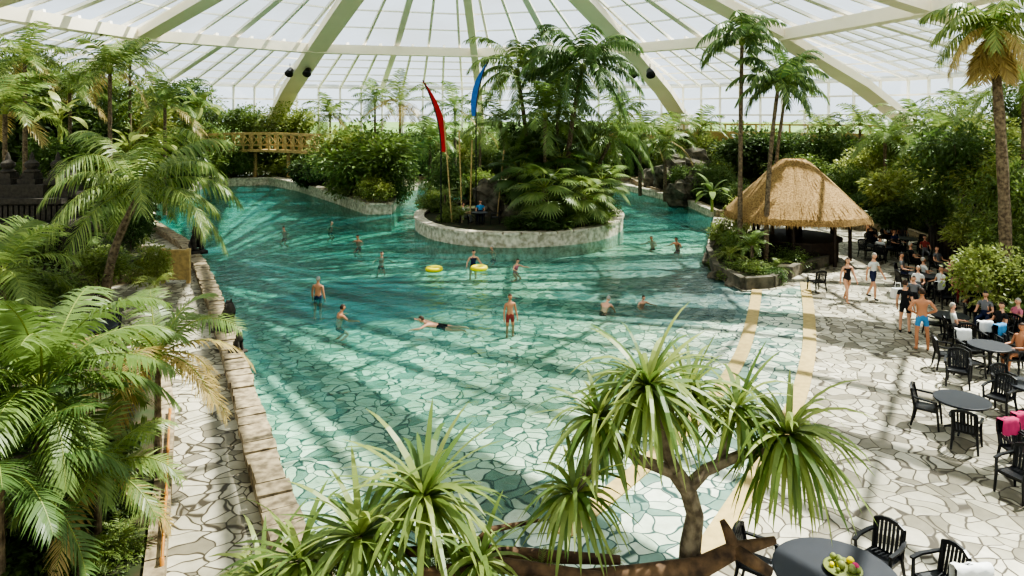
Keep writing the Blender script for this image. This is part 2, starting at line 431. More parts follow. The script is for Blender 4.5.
    for i in range(q):
        for j in range(n):
            f=(i*n+j,(i+1)*n+j,(i+1)*n+(j+1)%n,i*n+(j+1)%n)
            c=sum((hv[k] for k in f),Vector())/4
            hf.append(f); hm.append(3 if (c.z>.052 or (c.y>-.012 and c.z>(-.11 if longhair else -.045))) else 0)
    o=len(mb.v); mb.v.extend([tuple(tr(p)) for p in hv])
    for f,m_ in zip(hf,hm): mb.f.append(tuple(i+o for i in f)); mb.m.append(m_)
    for sg in(-1,1):
        mb.ball(tr(V(sg*.03,-.083,.012)),.011,5,6,5)
        mb.ball(tr(V(sg*.08,.008,0)),(.01,.02,.03),0,6,5)
    mb.ball(tr(V(0,-.088,-.05)),(.024,.01,.008),6,8,5)
    if longhair:
        mb.tube([tr(V(0,.07,.02)),tr(V(0,.1,-.08)),tr(V(0,.09,-.2))],[.06,.055,.02],8,3)
    sc=h/1.75
    low=min(lows) if pose!='swim' else 0
    z=loc[2]-low*sc if rootz is None else rootz
    return mb.obj(name,mats,True,(loc[0],loc[1],z),yaw,sc)

def swimmer(px,py,name,pose='wade',yaw=0,h=1.75,show=None,**k):
    p=W(px,py,WL); z=fz(p.x,p.y); rz=None
    if pose=='float': rz=WL+show-.86*h/1.75
    elif show is not None: z=WL+show-h
    return human(name,(p.x,p.y,z),yaw,pose,k.pop('outfit','nude_trunks'),h=h,rootz=rz,**k)
swimmer(318,298,'man_wading','stand',math.pi*.9,skin='skin2',hair='hairg',c1='snavy',show=.85)
swimmer(338,318,'swimmer_man','float',2.2,skin='skin2',show=.5,hair='hairb')
swimmer(510,325,'woman_wading','stand',.4,h=1.6,outfit='nude_trunks',c1='sred',female=True,show=1.08,skin='skin2')
swimmer(603,308,'swimmer_man','bend',2.6,skin='skin1',hair='hairg',h=1.7,show=.62)
swimmer(641,303,'swimmer_child','float',.5,h=1.3,show=.35)
swimmer(473,265,'woman_bathing','wade',.2,outfit='swimsuit',c1='snavy',female=True,hair='hairk',show=.75)
swimmer(515,268,'girl_bathing','float',.8,h=1.5,outfit='swimsuit',c1='spink',hair='hairk',female=True,show=.5)
for px,py,s in((359,241,.42),(381,257,.35),(285,231,.35),(678,245,.5),(653,240,.3),(494,250,.3),(330,225,.3)):
    swimmer(px,py,'swimmer','float',U(-1,1),h=1.7,show=s,hair=random.choice(['hairb','hairk','hairg']),skin=random.choice(['skin1','skin2']))
p=W(440,326,WL)
human('swimmer_front_crawl',(p.x,p.y,0),-1.75,'swim','nude_trunks',rootz=WL-.02,h=1.75)
def stander(px,py,name,yaw,pose='stand',**k):
    p=W(px,py); return human(name,(p.x,p.y,0),yaw,pose,k.pop('outfit','nude_trunks'),**k)
stander(847,302,'woman_standing',.2,'walk',outfit='swimsuit',c1='sblack',female=True,h=1.75,longhair=True)
stander(873,299,'man_walking',.5,'walk',outfit='tshirt_shorts',c1='snavy',c2='swhite',h=1.85,hair='hairg')
stander(922,350,'man_standing',2.9,'akimbo',outfit='nude_trunks',c1='sblue',skin='skin2',h=1.9)
stander(905,333,'woman_standing',2.3,'stand',outfit='tshirt_shorts',c1='sblack',c2='sblack',female=True,h=1.75)
stander(914,318,'child_standing',-.6,'stand',outfit='tshirt_shorts',c1='sblack',c2='sgrey',h=1.5)
stander(868,236,'man_standing',.6,'stand',outfit='tshirt_shorts',c1='sgrey',c2='sred',h=1.75)
seated=[]
def sitter(px,py,name,yaw,**k):
    p=W(px,py); seated.append((p,yaw))
    return human(name,(p.x,p.y,0),yaw,'sit',k.pop('outfit','dressed'),rootz=.55,**k)
sitter(918,300,'woman_sitting',-.6,c1='sgrey',c2='swhite',female=True,hair='hairg',h=1.65)
sitter(903,285,'man_sitting',.9,c1='snavy',c2='sgrey',hair='hairk')
sitter(940,300,'woman_sitting',-1.4,c1='sblack',c2='swhite',female=True,h=1.65)
sitter(955,345,'woman_sitting',1.2,c1='sgrey',c2='swhite',female=True,hair='hairg',h=1.65)
sitter(975,322,'man_sitting',-.9,c1='sblack',c2='sblack',hair='hairk')
sitter(1020,372,'man_sitting',-1.5,c1='sgrey',c2='spink',outfit='nude_trunks',skin='skin2')
sitter(895,256,'man_sitting',.4,c1='sblack',c2='snavy')
sitter(925,262,'woman_sitting',-.4,c1='sgrey',c2='sred',female=True,h=1.6)
sitter(912,272,'man_sitting',1.4,c1='sblack',c2='sblack',hair='hairg')
sitter(938,276,'woman_sitting',.2,c1='sgrey',c2='sgrey',female=True,h=1.65)
sitter(880,262,'woman_sitting',2.6,c1='sgrey',c2='swhite',female=True,h=1.65)
sitter(958,304,'woman_sitting',-.2,c1='sred',c2='spink',female=True,h=1.65)
for i,(px,py) in enumerate(((888,246),(902,246),(872,250),(950,288),(925,290),(985,332),(1000,345),(1016,340))):
    sitter(px,py,'woman_sitting' if i%2 else 'man_sitting',U(-2,2),c1=('sblack','sgrey','snavy')[i%3],c2=('swhite','sgrey','sblack','spink')[i%4],female=bool(i%2),h=1.7,hair=('hairb','hairg','hairk')[i%3])

def statue_mesh():
    vs=[V(0,.12,.28),V(0,.02,.5),V(0,-.08,.72),V(0,-.16,.9),V(0,-.24,.98),
        V(-.12,-.12,.62),V(-.13,-.2,.3),V(-.13,-.22,.05),V(.12,-.12,.62),V(.13,-.2,.3),V(.13,-.22,.05),
        V(-.2,.1,.25),V(-.22,-.1,.18),V(-.22,-.18,.05),V(.2,.1,.25),V(.22,-.1,.18),V(.22,-.18,.05),V(0,.32,.2),V(0,.38,.5)]
    es=[(0,1),(1,2),(2,3),(3,4),(2,5),(5,6),(6,7),(2,8),(8,9),(9,10),(0,11),(11,12),(12,13),(0,14),(14,15),(15,16),(0,17),(17,18)]
    rs=[.2,.19,.2,.17,.09,.1,.08,.08,.1,.08,.08,.12,.1,.07,.12,.1,.07,.06,.07]
    v,f=skin_eval(vs,es,rs,{0},1)
    mb=MB(); mb.add(v,f,0)
    mb.box((0,0,-.02),(.7,.85,.14)); 
    for sg in(-1,1): mb.ball((sg*.11,-.1,1.06),(.04,.03,.07),0,6,5)
    for i in range(14):
        a=i/14*6.28; mb.ball((.17*math.cos(a),-.1+.05*math.sin(a),.86+.17*math.sin(a)),.06,0,6,5)
    return mb.mesh('guardian_statue',[M['statue']],True)
stm=statue_mesh()

# ---------------------------------------------------------------- floor, pool
outer=[Vector((-75,-30,0)),Vector((75,-30,0)),Vector((75,95,0)),Vector((-75,95,0))]
pts=outer+[Vector((p.x,p.y,0)) for p in pool]
tris=geometry.tessellate_polygon([outer,[Vector((p.x,p.y,0)) for p in pool]])
mb=MB(); mb.add(pts,[tuple(t) for t in tris]); fl=mb.obj('floor',[M['pave']])
def grid(name,x0,x1,y0,y1,st,zf,m,att=None):
    nx=int((x1-x0)/st)+1; ny=int((y1-y0)/st)+1
    vs=[];a=[]
    for j in range(ny):
        for i in range(nx):
            x=x0+i*st;y=y0+j*st; vs.append((x,y,zf(x,y)))
            if att: a.append(att[1](x,y))
    fs=[(j*nx+i,j*nx+i+1,(j+1)*nx+i+1,(j+1)*nx+i) for j in range(ny-1) for i in range(nx-1)]
    me=bpy.data.meshes.new(name); me.from_pydata(vs,[],fs); me.materials.append(m)
    me.polygons.foreach_set('use_smooth',[True]*len(fs))
    if att:
        at=me.attributes.new(att[0],'FLOAT','POINT'); at.data.foreach_set('value',a)
    return inst(name,me)
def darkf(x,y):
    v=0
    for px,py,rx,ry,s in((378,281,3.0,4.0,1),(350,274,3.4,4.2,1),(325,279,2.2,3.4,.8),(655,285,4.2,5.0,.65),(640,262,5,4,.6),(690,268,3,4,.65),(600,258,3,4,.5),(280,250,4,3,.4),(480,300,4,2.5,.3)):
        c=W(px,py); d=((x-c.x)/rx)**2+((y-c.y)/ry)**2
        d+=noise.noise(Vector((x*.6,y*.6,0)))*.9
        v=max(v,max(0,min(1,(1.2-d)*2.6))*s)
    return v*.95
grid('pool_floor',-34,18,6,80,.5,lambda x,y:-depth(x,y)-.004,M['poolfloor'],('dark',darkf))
grid('pool_water',-34,18,6,80,1.0,lambda x,y:WL,M['water'],('depth',lambda x,y:max(0,min(1,(depth(x,y)+WL)/1.2))))

def at(z,pts): return [Vector((p.x,p.y,z)) for p in pts]
def dens(pts,st=1.2):
    o=[]
    for a,b in zip(pts[:-1],pts[1:]):
        n=max(1,int((b-a).length/st))
        for i in range(n): o.append(a.lerp(b,i/n))
    o.append(pts[-1]); return o
def blockwall(name,pts,w,z0,z1,m,capm=None,blk=.55):
    """wall made of individually fitted stones: core sweep plus uneven cap stones"""
    mb=MB(); mb.sweep(at((z0+z1-.1)/2,dens(pts,2.5)),w*.86,z1-.1-z0,0)
    d=dens(pts,blk)
    for a,b in zip(d[:-1],d[1:]):
        c=(a+b)/2; t=(b-a); L=t.length; ang=math.atan2(t.y,t.x)
        j=U(-.03,.03)
        mb.box((c.x,c.y,z1-.06+j),(L*.95,w*U(.88,1.14),.16),1,Matrix.Rotation(ang+U(-.08,.08),3,'Z'))
    return mb.obj(name,[m,capm or m])
blockwall('pool_edge_wall',wallp[0:8],.58,-1.5,.38,M['wallstone'],M['wallstone'],.45)
blockwall('pool_edge_wall',wallp[7:17],.7,-1.5,.75,M['coping'],M['coping'],1.1)
blockwall('pool_edge_wall',wallp[16:22],.6,-1.5,.45,M['coping'],M['coping'],1.2)
def strip(pts,w):
    d=dens([W(*p) for p in pts],.8)
    for _ in range(3): d=[d[0]]+[(d[i-1]+d[i]*2+d[i+1])/4 for i in range(1,len(d)-1)]+[d[-1]]
    mb=MB(); mb.sweep([Vector((p.x,p.y,fz(p.x,p.y)+.012)) for p in d],w,.04); return mb.obj('trim_beach_band',[M['sand']])
strip([(805,283),(809,310),(810,350),(799,400),(767,460),(727,520),(682,590)],.4)
strip([(757,290),(752,320),(742,355),(712,400),(660,450),(610,492),(560,530)],.4)

# island
def ellipse(c,rx,ry,n=40,wob=.06,seed=0):
    return [Vector((c[0]+rx*math.cos(a)*(1+wob*math.sin(2*a+seed)),c[1]+ry*math.sin(a)*(1+wob*math.cos(3*a+seed)),0)) for a in [2*math.pi*i/n for i in range(n)]]
isl=ellipse((.5,47.6),6.5,8.7,40,.04,1)
mb=MB(); mb.poly(isl,-1.5,.55,1,0); mb.sweep(at(-.4,isl),.5,2.1,0,True)
for a,b in zip(isl,isl[1:]+isl[:1]):
    c=(a+b)/2; t=b-a; mb.box((c.x,c.y,.68),(t.length*.96,.66,.14),0,Matrix.Rotation(math.atan2(t.y,t.x),3,'Z'))
mb.obj('planted_island',[M['coping'],M['soil']])

def bed(name,pts,z=.3,m='wallstone'):
    mb=MB(); mb.poly(pts,-.05,z,1,0)
    d=dens(list(pts)+[pts[0]],1.0)
    for a,b in zip(d[:-1],d[1:]):
        c=(a+b)/2; t=b-a
        if t.length>.1: mb.box((c.x,c.y,z/2+.03),(t.length*.97,.3,z+.1),0,Matrix.Rotation(math.atan2(t.y,t.x),3,'Z'))
    return mb.obj(name,[M[m],M['soil']])
bed('planting_bed',[W(-500,640),W(150,640),W(163,500),W(168,420),W(160,372),W(90,362),W(-300,362)])
bed('planting_bed',[W(-300,292),W(40,292),W(110,285),W(160,280),W(150,258),W(120,240),W(-100,240)])
bed('planting_bed',[Vector((-45,42,0)),W(118,232),W(134,224),W(134,205),W(200,184),Vector((-27,79,0)),Vector((-45,60,0))],.5)
bed('planting_bed',[W(272,183),W(300,188.5),W(335,199),W(368,210),W(386,210),W(392,202),W(395,191),W(404,182),W(275,180)],.7,'coping')
bed('planting_bed',[Vector((-25,78,0)),Vector((24,78,0)),Vector((18,88,0)),Vector((-22,88,0))],.4)
bed('planting_bed',[W(718,217),Vector((33,57,0)),Vector((36,68,0)),Vector((27,80,0)),Vector((13,76,0)),W(645,190),W(694,204)],.4)
bed('planting_bed',[W(709,256),W(716,274),W(744,289),W(772,287),W(800,272),W(826,266),W(826,258),W(770,258),W(722,236)],.4,'rock')
bed('planting_bed',[W(845,229),W(900,233),W(975,262),W(1010,300),W(1060,345),W(1500,345),Vector((40,50,0)),Vector((34,58,0))],.4)

mb=MB(); mb.add([(-600,-400,-1.6),(600,-400,-1.6),(600,900,-1.6),(-600,900,-1.6)],[(0,1,2,3)]); mb.obj('lawn_ground',[M['grass']])

# ---------------------------------------------------------------- dome
TH=[0,32,63,94,124,154,180,206,236,266,296,328]
TH=[t if t<=180 else t-360 for t in TH]
CX,CY=-4,45
def Rb(t): return 46.5+(max(0,abs(t)-95))/85*26
def DP(t,s,z):
    r=Rb(t)*s; a=math.radians(t); return Vector((CX+r*math.sin(a),CY+r*math.cos(a),z))
def lerp1(tab,s):
    for (a,za),(b,zb) in zip(tab[:-1],tab[1:]):
        if s<=b: return za+(zb-za)*(s-a)/(b-a)
    return tab[-1][1]
SK=[(0,24),(.645,14.7),(1,10.8)]
BM=[(0,22.4),(.2,20.4),(.41,17.4),(.645,13.7),(.85,10.1),(1,6.6)]
glass=MB(); gw=MB(); beams=MB(); bars=MB(); wf=MB()
nT=len(TH)
for k in range(nT):
    t0=TH[k];t1=TH[(k+1)%nT]
    for s0,s1 in((0.001,.645),(.645,1)):
        a,b,c,d=DP(t0,s0,lerp1(SK,s0)),DP(t1,s0,lerp1(SK,s0)),DP(t1,s1,lerp1(SK,s1)),DP(t0,s1,lerp1(SK,s1))
        glass.add([a,b,c,d],[(0,1,2,3)])
    a,b=DP(t0,1,0),DP(t1,1,0)
    gw.add([a,b,b+V(0,0,10.8),a+V(0,0,10.8)],[(0,1,2,3)])
    nr=10
    for i in range(1,nr+1):
        f=i/nr
        P=lambda s,f=f:DP(t0,s,lerp1(SK,s)-.1).lerp(DP(t1,s,lerp1(SK,s)-.1),f)
        wdt=.6 if i==5 else .24
        bars.sweep([P(1),P(.645)],wdt,.25)
        if i%2==1 or i==nr: 
            bars.sweep([P(.645),P(.1)],wdt if i!=nr else .3,.25)
        q=P(1)
        wf.box((q.x,q.y,5.35),(.24,.16,10.7))
    for s in (.08,.16,.24,.32,.40,.48,.56,.70,.76,.82,.88,.94):
        bars.sweep([DP(t0,s,lerp1(SK,s)-.12),DP(t1,s,lerp1(SK,s)-.12)],.16,.14)
    bars.sweep([DP(t0,1,10.8),DP(t1,1,10.8)],.5,.5)
    for z in(2.5,5,7.3,9.2): wf.sweep([DP(t0,1,z),DP(t1,1,z)],.14,.18)
    beams.sweep([DP(t0,.645,13.95),DP(t1,.645,13.95)],1.3,.9)
    wd={0:.75,32:1.9,63:1.9,-32:1.9,-64:1.6}.get(t0,1.5)
    ps=[DP(t0,s,lerp1(BM,s)) for s in(.02,.2,.41,.645,.85,.985)]+[DP(t0,.992,2.0)]
    beams.sweep(ps,wd,.7 if wd>1 else .5)
glass.obj('roof_glazing',[M['roof']]); gw.obj('window_1',[M['glass']])
beams.obj('roof_beams',[M['beam']]); bars.obj('roof_glazing_bars',[M['frame']]); wf.obj('window_frames',[M['frame']])
def spot(px,py,Y):
    p=P3(px,py,Y); mb=MB()
    mb.tube([(0,0,.9),(0,0,.35)],.05,6); mb.tube([(0,.35,.35),(0,.2,.2),(0,-.35,-.15),(0,-.45,-.25)],[.2,.32,.42,.45],12)
    mb.obj('spotlight',[M['metal']],True,p)
for px in(290,308): spot(px,72,73)
for px in(632,650): spot(px,73,67)

# ---------------------------------------------------------------- plants
def frond(mb,o,az,el,L,droop,ll,npair,lw,mat=0,rm=1,rr=.018,curl=0.0,segs=12,lsag=.5,lseg=2):
    d=Vector((math.cos(az)*math.cos(el),math.sin(az)*math.cos(el),math.sin(el)))
    sd=Vector((-math.sin(az),math.cos(az),0)); sd=(sd+Vector((0,0,U(-.3,.3)))).normalized()
    p=Vector(o); pts=[p.copy()]; ds=[d.copy()]
    for i in range(segs):
        d=(d+Vector((0,0,-droop/segs*(0.5+i/segs)))+sd*curl/segs).normalized()
        p=p+d*L/segs; pts.append(p.copy()); ds.append(d.copy())
    mb.tube(pts,[rr*(1-.8*i/segs) for i in range(segs+1)],4,rm)
    for i in range(npair):
        t=.14+.86*i/(npair-1); x=t*segs; k=min(segs-1,int(x)); f=x-k
        q=pts[k].lerp(pts[k+1],f); dd=ds[k].lerp(ds[k+1],f).normalized()
        env=math.sin(math.pi*min(1,(t-.05)*.98))**.55 if t<.97 else .4
        env=max(env,.25)
        up=sd.cross(dd)
        if up.z<0: up=-up
        for sg in(-1,1):
            ld=(dd*(.35+.6*t)+sd*sg*1.0+up*.25+Vector((U(-.1,.1),U(-.1,.1),U(-.12,.1)))).normalized()
            mb.blade(q,ld,dd,ll*env*U(.85,1.1),lw,lseg,lsag*U(.7,1.4),mat)
def palm(name,base,hd,nf,L,ll=.45,npair=26,lw=.045,droop=1.3,tr=.12,dry=0,lean=(0,0),elr=(-.4,1.25),lsag=.7,rr=.02,skirt=0,lseg=2,leaf='palm'):
    base=Vector(base); mb=MB(); top=Vector((lean[0],lean[1],hd))
    n=10; pts=[];rad=[]
    for i in range(n+1):
        t=i/n; pts.append(Vector((lean[0]*t*t,lean[1]*t*t,hd*t))); rad.append(tr*(1.25-.45*t+ (.12 if i%2 else 0)))
    pts[0].z=-.15
    mb.tube(pts,rad,9,2)
    mb.ball(top,(tr*1.6,tr*1.6,tr*2.2),1,8,6)
    for i in range(nf):
        az=i*2.399+U(-.2,.2); t=(i+.5)/nf; el=elr[0]+(elr[1]-elr[0])*t**.8
        isd=i<dry
        frond(mb,top+Vector((0,0,tr*1.0)),az,el,L*U(.85,1.1),droop*U(.8,1.25),ll,npair,lw,3 if isd else 0,1,rr,U(-.4,.4),lsag=lsag,lseg=lseg)
    for i in range(skirt):
        az=U(0,6.28); frond(mb,top-Vector((0,0,.1)),az,-.9,L*U(.5,.8),1.6,ll*.8,int(npair*.6),lw,3,3,rr*.6)
    return mb.obj(name,[M[leaf],M['rachis'],M['trunk'],M['palmdry']],False,base)
def palmat(name,px,pyh,Y,L,pxb=None,z0=0.3,**k):
    X=XA(px,Y); hd=ZA(pyh,Y)-z0; bx=XA(pxb,Y) if pxb is not None else X
    return palm(name,(bx,Y,z0),hd,k.pop('nf',18),L,lean=(X-bx,0),**k)

def strap_head(mb,c,r,n,w,m=0,droop=1.3,segs=6,e0=-.6,e1=1.25):
    for i in range(n):
        t=(i+.5)/n; az=i*2.399+U(-.2,.2); el=e0+(e1-e0)*t**1.2+U(-.15,.15)
        d=Vector((math.cos(az)*math.cos(el),math.sin(az)*math.cos(el),math.sin(el)))
        sd=Vector((-math.sin(az),math.cos(az),U(-.35,.35)))
        mb.blade(Vector(c)+d*.03,d,sd,r*U(.75,1.2),w*U(.8,1.15),segs,droop*U(.4,1.5),m,wp=lambda t:(1-t)**.5*min(1,.6+t*2))

def bush_mesh(nm,seed,n=2200,leaf=.1,clumps=26,flat=.8,lm='leafA',aspect=.5,hang=.3):
    rnd=random.Random(seed); mb=MB(); cs=[]; n=int(n*1.7)
    for i in range(clumps):
        while True:
            d=Vector((rnd.uniform(-1,1),rnd.uniform(-1,1),rnd.uniform(-.75,1)))
            if .3<d.length<1: break
        cs.append((Vector((d.x*.72,d.y*.72,d.z*.62*flat)),rnd.uniform(.24,.42)))
    for c,r in cs[:6]:
        mb.tube([(0,0,-.8),c*.4+Vector((0,0,-.3)),c],[.025,.015,.006],5,1)
    for i in range(n):
        c,r=cs[i%clumps]
        while True:
            d=Vector((rnd.gauss(0,1),rnd.gauss(0,1),rnd.gauss(.15,1)))
            if d.length>.1: break
        d.normalize(); rr=r*rnd.uniform(.55,1.08); p=c+d*rr
        ld=(d+Vector((rnd.uniform(-.6,.6),rnd.uniform(-.6,.6),rnd.uniform(-.5,.3)-hang))).normalized()
        sd=ld.cross(Vector((rnd.uniform(-1,1),rnd.uniform(-1,1),rnd.uniform(-.3,.3)+.9))).normalized()
        L=leaf*rnd.uniform(.7,1.3); w=L*aspect
        nn=sd.cross(ld)*L*.08
        q=p+ld*L*.45
        mb.add([p,q+sd*w/2+nn,p+ld*L,q-sd*w/2+nn],[(0,1,2,3)],0)
    return mb.mesh(nm,[M[lm],M['bark']])
BU=[bush_mesh('bush_a',1,2600,.095,30,.85,'leafA'),bush_mesh('bush_b',2,2200,.12,26,.9,'leafB',.4),
    bush_mesh('bush_c',3,2000,.13,22,.8,'leafD',.55),bush_mesh('bush_d',4,2600,.1,34,1.0,'leafA',.4,.6),
    bush_mesh('bush_e',5,1500,.18,20,.9,'leafD',.5,.5),bush_mesh('bush_f',6,2400,.09,30,.7,'leafB',.6)]
def bush(px,py,Y,wpx,hpx,v=None,name='tropical_shrub'):
    me=BU[v if v is not None else random.randrange(6)]
    rx=wpx/2/F*Y; rz=hpx/2/F*Y; c=P3(px,py,Y)
    return inst(name,me,c,U(0,6.28),(rx,(rx+rz)/2,rz/.85))
def gbush(X,Y,r,h,v=None,z=0.3):
    """bush standing on the ground, radius r, height h"""
    me=BU[v if v is not None else random.choice((0,1,2,3,3,4,5))]
    return inst('tropical_shrub',me,(X,Y,z+h*.45),U(0,6.28),(r,r,h/2/.8))
def fan_mesh(seed,n=22,lm='palm'):
    rnd=random.Random(seed); mb=MB()
    mb.tube([(0,0,-1.0),(0,0,0)],[.07,.06],8,2)
    for i in range(n):
        az=i*2.399; el=-.5+1.7*(i/n); d=Vector((math.cos(az)*math.cos(el),math.sin(az)*math.cos(el),math.sin(el)))
        pl=rnd.uniform(.45,.65); e=d*pl+Vector((0,0,-.1))
        mb.tube([(0,0,0),d*pl*.5,e],[.012,.01,.008],4,1)
        sd=Vector((-math.sin(az),math.cos(az),0)); out=(d+Vector((0,0,-.55))).normalized()
        for j in range(19):
            a=(j-9)/9*2.0; bd=out*math.cos(a)+sd*math.sin(a)
            mb.blade(e,bd,sd*math.cos(a)-out*math.sin(a),.42*(1-.18*abs(a)/2),.06,3,.5,0)
    return mb.mesh('fan_palm',[M[lm],M['rachis'],M['trunk']])
FAN=[fan_mesh(1),fan_mesh(2,26,'leafA')]
def banana_mesh(seed):
    rnd=random.Random(seed); mb=MB(); mb.tube([(0,0,-.7),(0,0,0)],[.07,.05],8,1)
    for i in range(11):
        az=i*2.399; el=.3+1.1*i/11; d=Vector((math.cos(az)*math.cos(el),math.sin(az)*math.cos(el),math.sin(el))); sd=Vector((-math.sin(az),math.cos(az),0))
        mb.tube([(0,0,0),d*.25],[.015,.012],4,1)
        mb.blade(d*.2,d,sd,rnd.uniform(.8,1.0),.26,8,1.6,0,wp=lambda t:math.sin(math.pi*min(.98,max(.05,t)))**.6)
    return mb.mesh('banana_plant',[M['leafB'],M['rachis']])
BAN=banana_mesh(3)
def fern_mesh(seed,lm='palm'):
    mb=MB()
    for i in range(18):
        frond(mb,(0,0,0),i*2.399,U(.3,1.2),U(.8,1.05),1.5,.18,16,.05,0,1,.008,segs=7,lsag=.3)
    mb.tube([(0,0,-.4),(0,0,.02)],[.06,.05],6,2)
    return mb.mesh('fern',[M[lm],M['rachis'],M['trunk']])
FERN=[fern_mesh(1),fern_mesh(2,'leafB')]
def place(name,me,px,py,Y,rpx,sz=1):
    r=rpx/F*Y; return inst(name,me,P3(px,py,Y),U(0,6.28),(r,r,r*sz))

# ---- left garden, foreground
palmat('areca_palm',40,392,11.0,2.35,z0=.3,nf=24,ll=.62,npair=44,lw=.07,droop=1.6,tr=.07,elr=(-.3,1.3),lseg=3,lsag=1.0,leaf='palm')
palmat('areca_palm',0,475,10.0,1.9,z0=.3,nf=17,ll=.55,npair=34,lw=.065,droop=1.4,tr=.06,lseg=3,leaf='palmd')
palmat('areca_palm',158,358,13.4,1.9,z0=.3,nf=17,ll=.52,npair=34,lw=.06,droop=1.9,tr=.06,dry=11,lseg=3)
palmat('areca_palm',98,475,11.2,1.5,z0=.3,nf=16,ll=.45,npair=30,lw=.06,droop=1.6,tr=.05,dry=3,leaf='palm')
palmat('coconut_palm',140,195,25,4.1,pxb=105,nf=19,ll=1.05,npair=44,lw=.085,droop=1.9,tr=.14,lseg=3,lsag=1.5,elr=(-.1,1.2))
palmat('coconut_palm',2,275,21,2.3,nf=15,ll=.8,npair=34,lw=.075,droop=1.5,tr=.1,lseg=3,leaf='palm')
palmat('coconut_palm',75,235,28.5,2.0,nf=14,ll=.7,npair=30,lw=.09,droop=1.4,tr=.1,leaf='palm')
for px,py,Y,w,h,v in((10,555,10.5,150,90,2),(110,560,11,90,60,3),(60,520,12,130,80,4),(138,520,12.5,60,60,0),(10,345,17,70,40,4),(30,410,15,110,70,2),(100,440,14,80,50,4),
   (30,285,23.5,120,50,3),(100,265,26,90,50,5),(150,262,28,50,50,1),(130,225,33,70,60,0),(20,245,26,80,60,3)):
    bush(px,py,Y,w,h,v)
for px,py,Y,r in((40,545,10.8,46),(120,545,11.3,38),(5,520,10.6,46),(155,285,25.5,26),(120,272,26.5,28),(70,285,24.5,28),(25,300,24,30),(150,470,13,22),(80,560,10.6,40)):
    place('fern',random.choice(FERN),px,py,Y,r)
# left mid/back jungle
for px,py,Y,w,h,v in((20,130,50,140,110,2),(90,120,55,120,90,3),(150,130,58,90,80,1),(200,165,72,90,40,0),(170,165,60,70,60,4),(120,170,48,90,70,5),(60,160,45,100,70,0),
   (210,118,80,80,50,3),(250,122,82,70,44,5),(290,122,80,70,44,1),(40,75,50,70,60,5),(10,80,44,60,80,0),(110,90,60,70,60,3),(235,166,76,70,24,5),(290,168,76,70,24,1),
   (130,195,42,70,60,4),(170,190,62,60,40,3),(80,150,50,90,70,4),(150,100,66,70,50,1),(40,110,52,100,60,5),(185,100,72,60,50,0)):
    bush(px,py,Y,w,h,v)
for a in((110,70,42,3.4,17),(165,105,50,3.6,16),(70,90,48,3.2,15),(25,60,40,3.2,15),(185,120,60,3.4,14),(130,60,55,3,13),(5,110,36,3,15)):
    palmat('palm_tree',a[0],a[1],a[2],a[3],nf=a[4],ll=.95,npair=22,lw=.15,droop=1.5,tr=.12,leaf='palm',dry=2)
place('banana_plant',BAN,200,110,60,30); place('banana_plant',BAN,130,150,46,34); place('banana_plant',BAN,60,120,44,34); place('banana_plant',BAN,165,150,55,30)
# peninsula
for px,py,Y,w,h,v in((372,155,55,116,74,1),(395,175,54,60,50,0),(345,150,58,80,60,5),(374,190,52.5,50,34,5),(330,168,62,70,40,3),(410,150,66,60,50,0),(350,180,57,60,40,1),(310,172,66,60,30,4),(395,190,56,40,30,3)):
    bush(px,py,Y,w,h,v,'ficus_tree' if w>90 else 'tropical_shrub')
random.seed(21)
for i in range(34):
    X=-30+i*1.75+U(-.5,.5); gbush(X,U(81,86),U(2.6,3.8),U(4.0,6.8))
for i in range(26):
    X=-20+i*1.75; gbush(X,U(77.5,80),U(1.8,2.8),U(2.2,4.4))
for i in range(26):
    a=math.radians(25+i*2.6); r=U(36,43); gbush(CX+r*math.sin(a),CY+r*math.cos(a),U(2.6,3.8),U(3.5,6.8))
for i in range(22):
    a=math.radians(-30-i*3.0); r=U(38,44); gbush(CX+r*math.sin(a),CY+r*math.cos(a),U(2.8,4),U(4.5,7.5))
for i in range(12):
    t=i/11; p=W(650,190).lerp(W(722,217),t); gbush(p.x+U(1.2,2.4),p.y+U(0,1.5),U(1.2,1.9),U(1.5,3))
for px,py,Y,L in((400,105,70,4.2),(455,110,66,4.2),(430,140,60,3.2),(640,135,62,3.6),(665,140,58,3.2),(330,115,76,3.4),(700,130,74,3.4),(480,130,76,3.4),(375,100,80,3.6),(620,110,78,3.4)):
    palmat('palm_tree',px,py,Y,L,nf=16,ll=1.0,npair=22,lw=.18,droop=1.6,tr=.13,dry=8 if px==400 else 1)
# island plants
palmat('coconut_palm',583,68,46,5.0,pxb=565,z0=.5,nf=24,ll=1.3,npair=40,lw=.15,droop=2.0,tr=.15,lsag=1.7,lseg=3,leaf='palmd')
palmat('coconut_palm',517,72,49,4.3,pxb=530,z0=.5,nf=19,ll=1.1,npair=34,lw=.15,droop=1.8,tr=.14,lsag=1.5,lseg=3,leaf='palm')
palmat('coconut_palm',612,140,50,4.2,pxb=590,z0=.5,nf=18,ll=1.1,npair=34,lw=.14,droop=2.0,tr=.14,lsag=1.6,leaf='palm')
palmat('coconut_palm',545,115,45,3.8,pxb=545,z0=.5,nf=19,ll=1.0,npair=30,lw=.13,droop=1.6,tr=.12)
palmat('coconut_palm',560,90,50,3.8,pxb=555,z0=.5,nf=16,ll=1.0,npair=30,lw=.14,droop=1.7,tr=.12,leaf='palmd')
palmat('coconut_palm',500,125,50,3.2,pxb=510,z0=.5,nf=15,ll=.9,npair=28,lw=.13,droop=1.7,tr=.12)
for a in((545,188,41.5,50,0),(520,172,45,42,1),(584,196,42,42,0),(562,160,46,42,1),(602,180,46,38,0),(535,150,48,38,0)):
    place('fan_palm',FAN[a[4]],*a[:4])
